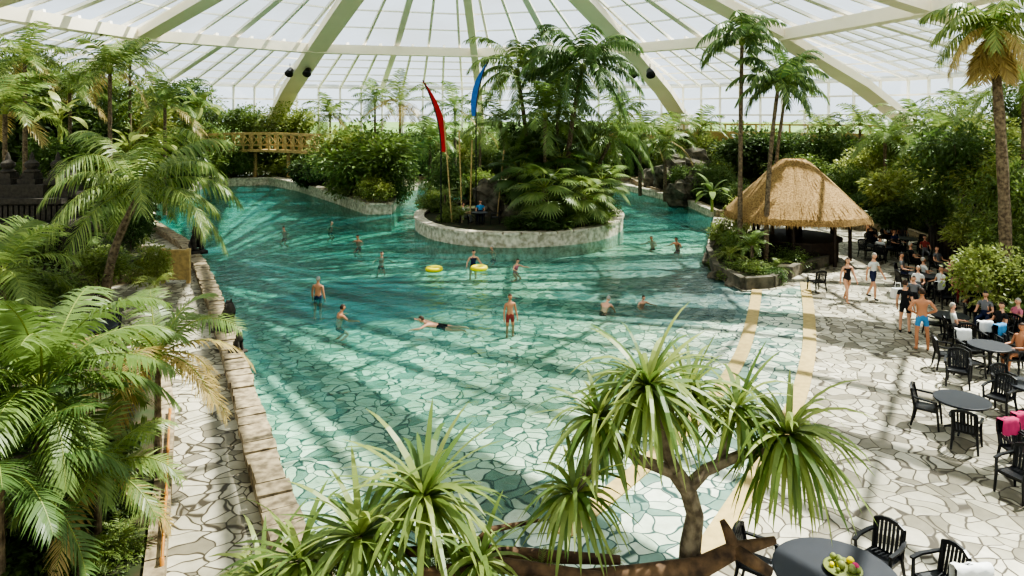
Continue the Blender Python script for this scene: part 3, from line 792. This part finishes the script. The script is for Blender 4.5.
for px,py,Y,w,h,v in((585,212,42,60,34,3),(600,205,45,50,40,3),(540,222,40.5,70,22,4),(570,185,49,90,60,2),(450,214,45,44,26,1),(440,205,49,50,30,0),(505,196,51,40,40,3),(470,182,54,60,44,1),(530,150,50,80,70,0),(560,130,52,80,70,3),(590,150,52,70,60,5),(518,224,41,44,18,0),(525,195,46,60,50,5),(445,180,53,50,60,3),(430,200,50,30,34,1),(600,224,42.5,40,20,1)):
    bush(px,py,Y,w,h,v)
place('fern',FERN[0],462,216,42.5,16); place('fern',FERN[1],445,195,47,20); place('fern',FERN[1],605,222,42,20); place('fern',FERN[0],560,228,40.5,20)
# hut palms
palmat('royal_palm',742,42,34.5,2.5,pxb=740,nf=17,ll=.75,npair=26,lw=.15,droop=2.1,tr=.1,elr=(0,1.3),lsag=1.5,leaf='palmd')
palmat('royal_palm',778,88,33.6,2.6,pxb=766,nf=18,ll=.75,npair=26,lw=.15,droop=2.2,tr=.1,elr=(0,1.3),lsag=1.5,leaf='palmd')
palmat('royal_palm',790,72,36.5,2.1,pxb=772,nf=14,ll=.65,npair=24,lw=.14,droop=2.0,tr=.08,leaf='palmd')
for px,py,Y,w,h,v in((740,250,34,54,50,0),(726,236,38,44,50,1),(790,260,33.5,54,36,3),(755,270,31,50,26,5),(812,262,34,36,24,3),(735,270,31.5,48,30,1),(690,180,60,60,40,0),(715,180,56,50,50,3),(745,215,41,40,50,5),(722,262,34,34,30,3),(770,276,30.5,44,24,0)):
    bush(px,py,Y,w,h,v)
place('fern',FERN[0],752,246,32,28); place('fern',FERN[1],775,268,31.3,22); place('fern',FERN[1],730,256,33,22)
place('banana_plant',BAN,712,195,46,24)
# right jungle
for px,py,Y,w,h,v in((905,190,38,100,66,1),(960,160,34,110,90,0),(1010,200,30,100,110,3),(935,205,36,90,50,0),(990,275,25,90,76,5),(1010,240,27,80,70,3),(870,170,52,70,60,5),
   (830,150,62,70,50,3),(780,150,66,70,50,0),(740,150,68,70,50,2),(900,150,50,80,60,5),(850,185,48,50,50,0),(950,130,44,90,60,3),(1010,150,34,80,70,1),(1020,110,38,70,60,0),(890,215,37,60,30,4),(975,228,31,80,44,1),(1020,295,25,60,70,0),(700,150,72,50,50,1),(800,170,58,70,40,5),
   (1000,175,32,90,60,1),(930,170,40,80,60,5),(1030,200,27,70,100,0),(870,205,40,50,34,3),(1040,330,23,60,60,3),(985,140,38,80,60,5)):
    bush(px,py,Y,w,h,v,'ficus_tree' if w>=100 else 'tropical_shrub')
rim=dens([W(850,229),W(900,232),W(975,259),W(1010,296),W(1060,340)],1.6)
for p in rim: gbush(p.x+1.1+U(-.2,.4),p.y+U(.4,1.0),U(.9,1.4),U(1.4,2.4),z=.2)
palmat('fan_leaf_palm',992,32,26,2.5,pxb=1006,nf=19,ll=.9,npair=26,lw=.13,droop=2.1,tr=.18,skirt=34,lsag=1.5,dry=5,leaf='palm')
palmat('palm_tree',1025,90,30,2.6,nf=15,ll=.8,npair=26,lw=.13,droop=1.8,tr=.14)
for a in((860,125,60),(915,120,56),(820,130,64),(885,140,48),(945,140,40),(960,110,50)):
    palmat('palm_tree',*a,3.0,nf=14,ll=.9,npair=20,lw=.17,droop=1.6,tr=.12,leaf='palm')
place('banana_plant',BAN,945,185,35,30); place('fern',FERN[1],985,300,24.5,30); place('fern',FERN[0],1015,320,23.5,26)

# ---- foreground rock planter and dragon tree
random.seed(5)
def mz(x,y):
    e=1.0
    if y>4.9: e=max(0,1-((y-4.9)/.7)**1.5)
    ex=max(0,min(1,(1.75-x)/.5))*max(0,min(1,(x+2.6)/.5))
    return (3.95+.22*noise.noise(Vector((x*1.3,y*1.3,3)))+.12*noise.noise(Vector((x*4,y*4,1))))*min(1,e)*min(1,ex)-.02
g=grid('rock_planter',-3.2,2.4,3.6,5.7,.1,mz,M['rock'])
mb=MB()
def q(px,py,Y=4.9): return P3(px,py,Y)
mb.tube([q(692,580),q(690,548),q(695,515),q(688,490),q(674,470)],[.1,.075,.062,.062,.058],10,1)
mb.tube([q(688,488),q(706,470,4.95),q(740,455,5),q(785,444,5)],[.052,.042,.036,.03],9,1)
mb.tube([q(674,470),q(664,445),q(655,415),q(648,392)],[.05,.04,.034,.03],9,1)
mb.tube([q(672,472),q(640,460,4.85),q(612,440,4.8),q(598,425,4.8)],[.046,.036,.03,.026],9,1)
mb.tube([q(720,462,5),q(728,430,5.05),q(738,410,5.1)],[.034,.026,.022],9,1)
mb.tube([q(612,440,4.8),q(590,470,4.7),q(574,495,4.65)],[.026,.024,.022],8,1)
mb.tube([q(660,440),q(685,415,5.1),q(690,395,5.2)],[.03,.025,.022],8,1)
for px,py,Y,r,n,w,dr in((648,388,4.9,.6,140,.05,1.6),(598,420,4.8,.46,80,.045,1.8),(788,436,5,.62,140,.05,2.0),(738,408,5.1,.46,75,.042,1.5),(574,495,4.65,.44,80,.046,1.9),(690,392,5.2,.48,80,.044,1.5)):
    strap_head(mb,P3(px,py,Y),r,n,w,0,droop=dr)
mb.obj('dragon_tree',[M['strap'],M['bark']])
for px,py,Y,r,n,w in((424,498,4.8,.68,100,.06),(360,538,4.6,.62,80,.052),(300,562,4.5,.5,60,.046),(480,562,4.5,.4,50,.042),(262,577,4.6,.42,50,.042)):
    mb=MB(); c=P3(px,py,Y); mb.tube([(c.x+.02,c.y,3.85),c],[.045,.03],7,1); strap_head(mb,c,r,n,w,droop=1.5,e0=-.35,e1=1.2); mb.obj('dracaena_plant',[M['strap'],M['bark']])
mb=MB()
mb.tube([q(560,580,4.6),q(640,574,4.7),q(700,568,4.75),q(735,550,4.8),q(775,540,4.85)],[.05,.06,.07,.055,.025],9)
mb.tube([q(735,550,4.8),q(750,560,4.7),q(770,572,4.7)],[.05,.045,.035],8)
mb.tube([q(735,550,4.8),q(728,532,4.85),q(722,520,4.9)],[.05,.035,.02],8)
mb.tube([q(400,552,4.7),q(470,550,4.8),q(540,556,4.8),q(620,560,4.8)],[.03,.045,.045,.03],9)
mb.tube([q(470,550,4.8),q(490,530,4.85),q(540,520,4.9)],[.035,.025,.01],8)
mb.tube([q(420,575,4.5),q(500,565,4.6),q(600,578,4.6)],[.04,.05,.04],8)
mb.obj('driftwood_log',[M['drift']],True)
for px,py,Y,r in((330,572,4.6,40),(440,570,4.6,36),(540,575,4.7,30),(610,560,4.9,18),(250,580,4.8,40)):
    place('fern',random.choice(FERN),px,py,Y,r)

# ---------------------------------------------------------------- thatched hut
hc=Vector((14.5,36.0,0)); mb=MB()
n=40; prof=[(3.15,2.05),(3.05,2.35),(2.4,3.05),(1.6,3.85),(.85,4.6),(.35,5.0),(.12,5.05)]
vs=[];k=len(prof)
for r,z in prof:
    for j in range(n):
        a=2*math.pi*j/n; sq=1/max(abs(math.cos(a)),abs(math.sin(a)))**.35
        vs.append(hc+Vector((r*math.cos(a)*sq*1.0+ (.25*math.cos(a)),r*math.sin(a)*sq,z+U(-.04,.04))))
mb.add(vs,[(i*n+j,i*n+(j+1)%n,(i+1)*n+(j+1)%n,(i+1)*n+j) for i in range(k-1) for j in range(n)]+[tuple(range((k-1)*n,k*n))],0)
mb.add(vs[:n],[tuple(reversed(range(n)))],0)
for i in range(700):
    a=U(0,6.283); sq=1/max(abs(math.cos(a)),abs(math.sin(a)))**.35; r=U(3.0,3.22)
    p=hc+Vector((r*math.cos(a)*sq+.25*math.cos(a),r*math.sin(a)*sq,2.25))
    mb.blade(p,(math.cos(a)*.3,math.sin(a)*.3,-1),(-math.sin(a),math.cos(a),0),U(.2,.4),.06,2,.2,0)
for i in range(900):
    a=U(0,6.283); f=U(0,1); r=3.0*(1-f)+.4*f; z=2.42*(1-f)+5.0*f; sq=1/max(abs(math.cos(a)),abs(math.sin(a)))**.35
    p=hc+Vector((r*math.cos(a)*sq+.25*math.cos(a),r*math.sin(a)*sq,z+.03))
    mb.blade(p,(math.cos(a),math.sin(a),-.8),(-math.sin(a),math.cos(a),0),.5,.05,2,.1,0)
for j in range(8):
    a=2*math.pi*(j+.5)/8; mb.tube([hc+Vector((2.6*math.cos(a),2.6*math.sin(a),0)),hc+Vector((2.6*math.cos(a),2.6*math.sin(a),2.7))],.09,8,1)
mb.lathe(hc,[(2.1,0),(2.1,1.0),(2.3,1.02),(2.3,1.1),(1.7,1.1)],20,1)
mb.lathe(hc,[(.4,1.0),(.4,2.2),(.9,2.3),(.9,2.6)],10,1)
mb.obj('thatched_hut',[M['thatch'],M['darkwood']])

# ---------------------------------------------------------------- furniture
def chair_mesh():
    mb=MB()
    vs=[];nx,ny=6,6
    for j in range(ny+1):
        for i in range(nx+1):
            x=(i/nx-.5)*.46; y=(j/ny-.5)*.44; vs.append((x*(1-.08*j/ny),y,.44-.02*math.cos(x*6)+(.02 if j==0 else 0)*-1))
    W_=nx+1
    fs=[(j*W_+i,j*W_+i+1,(j+1)*W_+i+1,(j+1)*W_+i) for j in range(ny) for i in range(nx)]
    mb.add(vs,fs); mb.add([(v[0],v[1],v[2]-.035) for v in vs],[tuple(reversed(f)) for f in fs])
    mb.sweep([(-.23,-.22,.415),(.23,-.22,.415),(.21,.22,.415),(-.21,.22,.415)],.03,.05,closed=True)
    for sx in(-1,1):
        mb.tube([(sx*.27,-.27,0),(sx*.25,-.24,.4),(sx*.28,-.2,.64)],[.022,.03,.024],7)
        mb.tube([(sx*.25,.3,0),(sx*.22,.22,.42),(sx*.23,.3,.85)],[.022,.032,.026],7)
        mb.sweep([(sx*.28,-.24,.645),(sx*.3,-.05,.67),(sx*.28,.15,.68),(sx*.24,.27,.7)],.06,.03)
    mb.sweep([(-.23,.29,.84),(-.12,.32,.885),(0,.325,.9),(.12,.32,.885),(.23,.29,.84)],.04,.06)
    for i in range(7):
        x=(i-3)*.062; mb.sweep([(x*.95,.215,.42),(x,.265,.62),(x,.32,.87)],.042,.012)
    return mb.mesh('plastic_armchair',[M['black']],False)
CH=chair_mesh()
def chair(p,yaw,name='plastic_armchair',z=0): return inst(name,CH,(p[0],p[1],z),yaw)
def table(p,r,name='round_table',z=0):
    mb=MB(); mb.lathe((0,0,0),[(r*.98,.70),(r,.72),(r,.745),(r*.985,.75)],36,0)
    mb.lathe((0,0,0),[(.07,.02),(.05,.1),(.045,.6),(.12,.7)],12,1)
    for i in range(4):
        a=math.pi/4+i*math.pi/2; mb.tube([(0,0,.1),(.25*r*1.4*math.cos(a),.25*r*1.4*math.sin(a),.09),(r*.62*math.cos(a),r*.62*math.sin(a),.02)],[.035,.03,.02],7,1)
        mb.tube([(0,0,.5),(r*.5*math.cos(a),r*.5*math.sin(a),.7)],[.02,.02],6,1)
    return mb.obj(name,[M['tabletop'],M['black']],False,(p[0],p[1],z))
def around(tp,pts):
    for c in pts:
        dx=c[0]-tp[0]; dy=c[1]-tp[1]; chair(c,math.atan2(dy,dx)-math.pi/2+U(-.2,.2))
def tset(px,py,r,chairs):
    t=W(px,py,.75); table(t,r); around(t,[W(a,b,.3) for a,b in chairs])
tset(962,399,.58,[(927,412),(966,434),(1000,402),(958,374)])
tset(990,345,.55,[(1012,362),(970,366),(946,358),(1010,335)])
tset(950,315,.55,[(934,327),(965,340)])
tset(925,275,.6,[(905,285),(940,290)])
tset(1035,385,.55,[(1008,392)])
tset(880,246,.6,[(866,252),(894,252),(872,240),(888,239)])
tset(905,238,.6,[(918,246),(895,233)])
chair(W(817,284,.3),math.pi+.2)
chair(W(1018,480,.3),-1.2)
for p,yaw in seated: chair((p.x,p.y),yaw)
tset(96,326,.6,[(78,330),(108,336),(100,312)])
chair(W(15,350,.3),1)
# table, chairs and two guests on the island
ip=Vector((-2.0,43.2,0)); table(ip,.5,z=.55)
for dx,dy,yw in((-.95,.1,math.pi/2),(.95,.2,-math.pi/2),(0,1.0,0)): chair((ip.x+dx,ip.y+dy),yw,z=.55)
human('woman_sitting',(ip.x-.95,ip.y+.1,0),math.pi/2,'sit','dressed',rootz=1.1,c1='sgrey',c2='swhite',female=True,h=1.65)
human('man_sitting',(ip.x,ip.y+1.0,0),0,'sit','dressed',rootz=1.1,c1='snavy',c2='sblue',h=1.75)
t=W(836,573,.75); table(t,.86)
around(t,[W(757,572,.3),W(880,556,.45),W(940,590,.3)])
mb=MB(); mb.lathe((0,0,0),[(.05,0),(.15,.01),(.19,.03),(.18,.035)],20,0)
for i in range(16): mb.ball((U(-.12,.12),U(-.12,.12),.05+U(0,.03)),U(.02,.045),random.choice([1,2,3,3]),7,5)
mb.obj('fruit_plate',[M['leafB'],M['yellow'],M['pink'],M['leafB']],True,(t.x+.12,t.y+.05,.755),0,1.4)
def cloth(p,w,l,m,name='towel'):
    mb=MB(); nx,ny=8,10; vs=[]
    for j in range(ny+1):
        for i in range(nx+1):
            x=(i/nx-.5)*w; s=(j/ny-.5)*l
            y=max(-.08,min(.08,s)); z=-(abs(s)-abs(y))+.01*math.sin(i*1.7)
            vs.append((x,y+.012*math.sin(i*2.1+j),z))
    mb.add(vs,[(j*(nx+1)+i,j*(nx+1)+i+1,(j+1)*(nx+1)+i+1,(j+1)*(nx+1)+i) for j in range(ny) for i in range(nx)])
    return mb.obj(name,[M[m]],True,p,U(-.4,.4))
p=W(972,566,.9); cloth((p.x,p.y,.93),.55,1.1,'white'); chair((p.x,p.y-.32),math.pi*0)
for px,py,m in((963,330,'white'),(985,322,'white'),(1000,325,'sblue'),(1008,420,'pink'),(1022,414,'pink'),(940,282,'white')):
    p=W(px,py,.9); cloth((p.x,p.y,.93),.42,.8,m); chair((p.x,p.y-.3),0)
mb=MB(); mb.box((0,0,.2),(.5,.3,.38),0,taper=.8); mb.tube([(-.12,0,.38),(-.1,0,.6),(.1,0,.6),(.12,0,.38)],.015,6,0); p=W(898,298); mb.obj('beach_bag',[M['white']],False,p)
mb=MB()
for i in range(8):
    a=W(932,247).lerp(W(958,270),i/7); mb.box((a.x,a.y,.75),(.12,.5,1.5)); 
a=W(932,247);b=W(958,270); mb.sweep([a+V(0,0,1.45),b+V(0,0,1.1)],.9,.12); mb.sweep([a+V(0,0,.5),b+V(0,0,.5)],.2,.9); mb.obj('timber_screen',[M['darkwood']])

# ---------------------------------------------------------------- flags, floats
def banner(px,py0,py1,Y,m,bend):
    X=XA(px,Y); zt=ZA(py0,Y); zb=ZA(py1,Y); mb=MB()
    pts=[Vector((0,0,.5))]; n=12
    for i in range(n+1):
        t=i/n; pts.append(Vector((bend*t**2,0,zb+(zt-zb)*t)))
    mb.tube(pts,[.04]*len(pts),6,1)
    vs=[]
    for i in range(n+1):
        t=i/n; w=.42*math.sin(math.pi*min(1,.12+t*.88))**.5*(1 if t<.98 else .2)
        x=bend*t**2; vs+= [(x,0,zb+(zt-zb)*t),(x+w*(1 if bend<0 else -1),.06*math.sin(t*6),zb+(zt-zb)*t-.15*(t))]
    mb.add(vs,[(2*i,2*i+1,2*i+3,2*i+2) for i in range(n)],0)
    mb.obj('feather_banner',[M[m],M['metal']],False,(X,Y,0))
banner(441,80,152,44,'red',-1.15); banner(476,62,116,46,'blue',.75)
mb=MB()
for i,(px,h) in enumerate(((452,120),(462,130),(470,140),(497,150))):
    Y=44+i*.6; mb.tube([(XA(px,Y),Y,.5),(XA(px-8+i*5,Y),Y,ZA(h,Y))],.05,6)
mb.obj('bamboo_poles',[M['tanwood']])
def ring(px,py,r=.3):
    mb=MB(); n=20; pts=[(r*math.cos(2*math.pi*i/n),r*math.sin(2*math.pi*i/n),0) for i in range(n+1)]
    mb.tube(pts,.12,8); mb.obj('swim_ring',[M['yellow']],True,W(px,py,WL+.06))
ring(434,269); ring(479,268)
mb=MB()
ps=[W(170,430),W(168,470),W(166,520),W(162,590)]
for p in ps: mb.tube([p,p+V(0,0,.5)],.035,7)
mb.tube([p+V(0,0,.48) for p in ps],.025,6); mb.obj('rope_barrier',[M['orange']],True)
mb=MB(); p=W(176,283); mb.box((p.x,p.y,.75),(1.0,.12,1.2)); mb.box((p.x-.55,p.y,.75),(.14,.16,1.5)); mb.box((p.x+.55,p.y,.75),(.14,.16,1.5)); mb.box((p.x,p.y,1.4),(1.2,.18,.1)); mb.obj('wooden_gate',[M['tanwood']])
for px,py,s,yaw in((227,330,.85,1.2),(238,352,.5,1.0),(196,252,1.15,.8)):
    p=W(px,py,.38); inst('guardian_statue',stm,(p.x,p.y,.42),yaw,s)
# ---------------------------------------------------------------- stone temple wall left
mb=MB()
Y=27.5; x0=XA(-60,Y); x1=XA(82,Y)
for (w0,w1,z0,z1,d) in((x0,x1,0,3.0,1.6),(x0,x1-.2,3.0,3.2,1.8),(x0,x1-.5,3.2,3.9,1.3),(x0,x1-.3,3.9,4.1,1.6),(x0,x1-1.2,4.1,4.6,1.0)):
    mb.box(((w0+w1)/2,Y,(z0+z1)/2),(w1-w0,d,z1-z0))
for i,px in enumerate((8,32,58,78)):
    zt=4.6 if i<3 else 4.1; X=XA(px,Y)-(.2 if i==3 else 0)
    mb.box((X,Y,zt+.1),(.7,.7,.22)); mb.box((X,Y,zt+.3),(.5,.5,.25)); 
    mb.lathe((X,Y,zt+.4),[(.25,0),(.3,.1),(.17,.18),(.25,.3),(.25,.42),(.1,.55),(.08,.68),(.02,.85)],12)
for i in range(24):
    x=x0+.4+i*(x1-x0-.6)/24; mb.box((x,Y-.68,3.55),(.14,.12,.55)); mb.box((x,Y-.85,1.6),(.18,.14,2.2))
mb.obj('stone_temple_wall',[M['statue']])
# ---------------------------------------------------------------- bridge
mb=MB(); n=16; L=[]
for i in range(n+1):
    t=i/n; px=180+t*140; Y=73; L.append(Vector((XA(px,Y),Y+1.5*math.sin(t*3.1),ZA(153,Y)+.2*math.sin(t*3.1))))
mb.sweep(L,2.0,.25)
for off in(-.95,.95):
    R_=[p+V(0,off,0) for p in L]
    mb.sweep([p+V(0,0,1.8) for p in R_],.2,.22); mb.sweep([p+V(0,0,.6) for p in R_],.1,.12)
    for i,p in enumerate(R_):
        mb.box(p+V(0,0,.95),(.2,.2,1.9))
        if i<n and off<0:
            r0=R_[i];r1=R_[i+1]
            mb.sweep([r0+V(0,0,.6),r1+V(0,0,1.75)],.08,.09); mb.sweep([r0+V(0,0,1.75),r1+V(0,0,.6)],.08,.09)
for i in range(0,n+1,4): mb.tube([(L[i].x,L[i].y,0),L[i]],.2,8)
mb.obj('wooden_bridge',[M['tanwood']])
# raised terrace railing at the far right back, seen between the plants
mb=MB(); n=22
pr=[Vector((10+i*1.3,80-(i/22)**2*22,0)) for i in range(n+1)]
mb.sweep([p+V(0,0,5.0) for p in pr],.14,1.1); mb.sweep([p+V(0,0,6.3) for p in pr],.18,.18)
for p in pr: mb.box(p+V(0,0,3.2),(.16,.16,6.4))
mb.obj('terrace_railing',[M['tanwood']])
mb=MB()
for i,(px,py,Y,r) in enumerate(((672,175,64,1.6),(690,165,66,1.8),(700,185,58,1.4),(712,262,35,.5),(718,278,31.8,.45),(733,288,30.2,.4),(680,195,57,1.2),(655,180,68,1.4),(500,207,47,1.1),(488,192,50,1.1),(515,212,44,.8))):
    p=P3(px,py,Y); mb.ball(p,(r,r*.8,r*.85),0,12,9,.6,i)
mb.obj('boulder_group',[M['rock']],False)

# ---------------------------------------------------------------- light, world, camera
w=bpy.data.worlds.new('sky'); bpy.context.scene.world=w; w.use_nodes=True
nt=w.node_tree; bg=nt.nodes['Background']; bg.inputs[0].default_value=(.90,.95,1,1); bg.inputs[1].default_value=1.25
sd=bpy.data.lights.new('sun','SUN'); sd.energy=12.0; sd.angle=math.radians(.6); sd.color=(1,.94,.84)
so=bpy.data.objects.new('sun',sd); col.objects.link(so); so.location=(20,30,40)
so.rotation_euler=(-V(.55,.3,1).normalized()).to_track_quat('-Z','Y').to_euler()
cd=bpy.data.cameras.new('camera'); co=bpy.data.objects.new('camera',cd); col.objects.link(co)
co.location=(0,0,H); co.rotation_euler=(math.pi/2,0,0)
cd.sensor_width=36; cd.lens=F/1024*36; cd.shift_y=-(288-HY)/1024; cd.clip_end=2000
bpy.context.scene.camera=co
vs=bpy.context.scene.view_settings; vs.view_transform='AgX'
try: vs.look='AgX - High Contrast'
except Exception: pass
vs.exposure=0.25
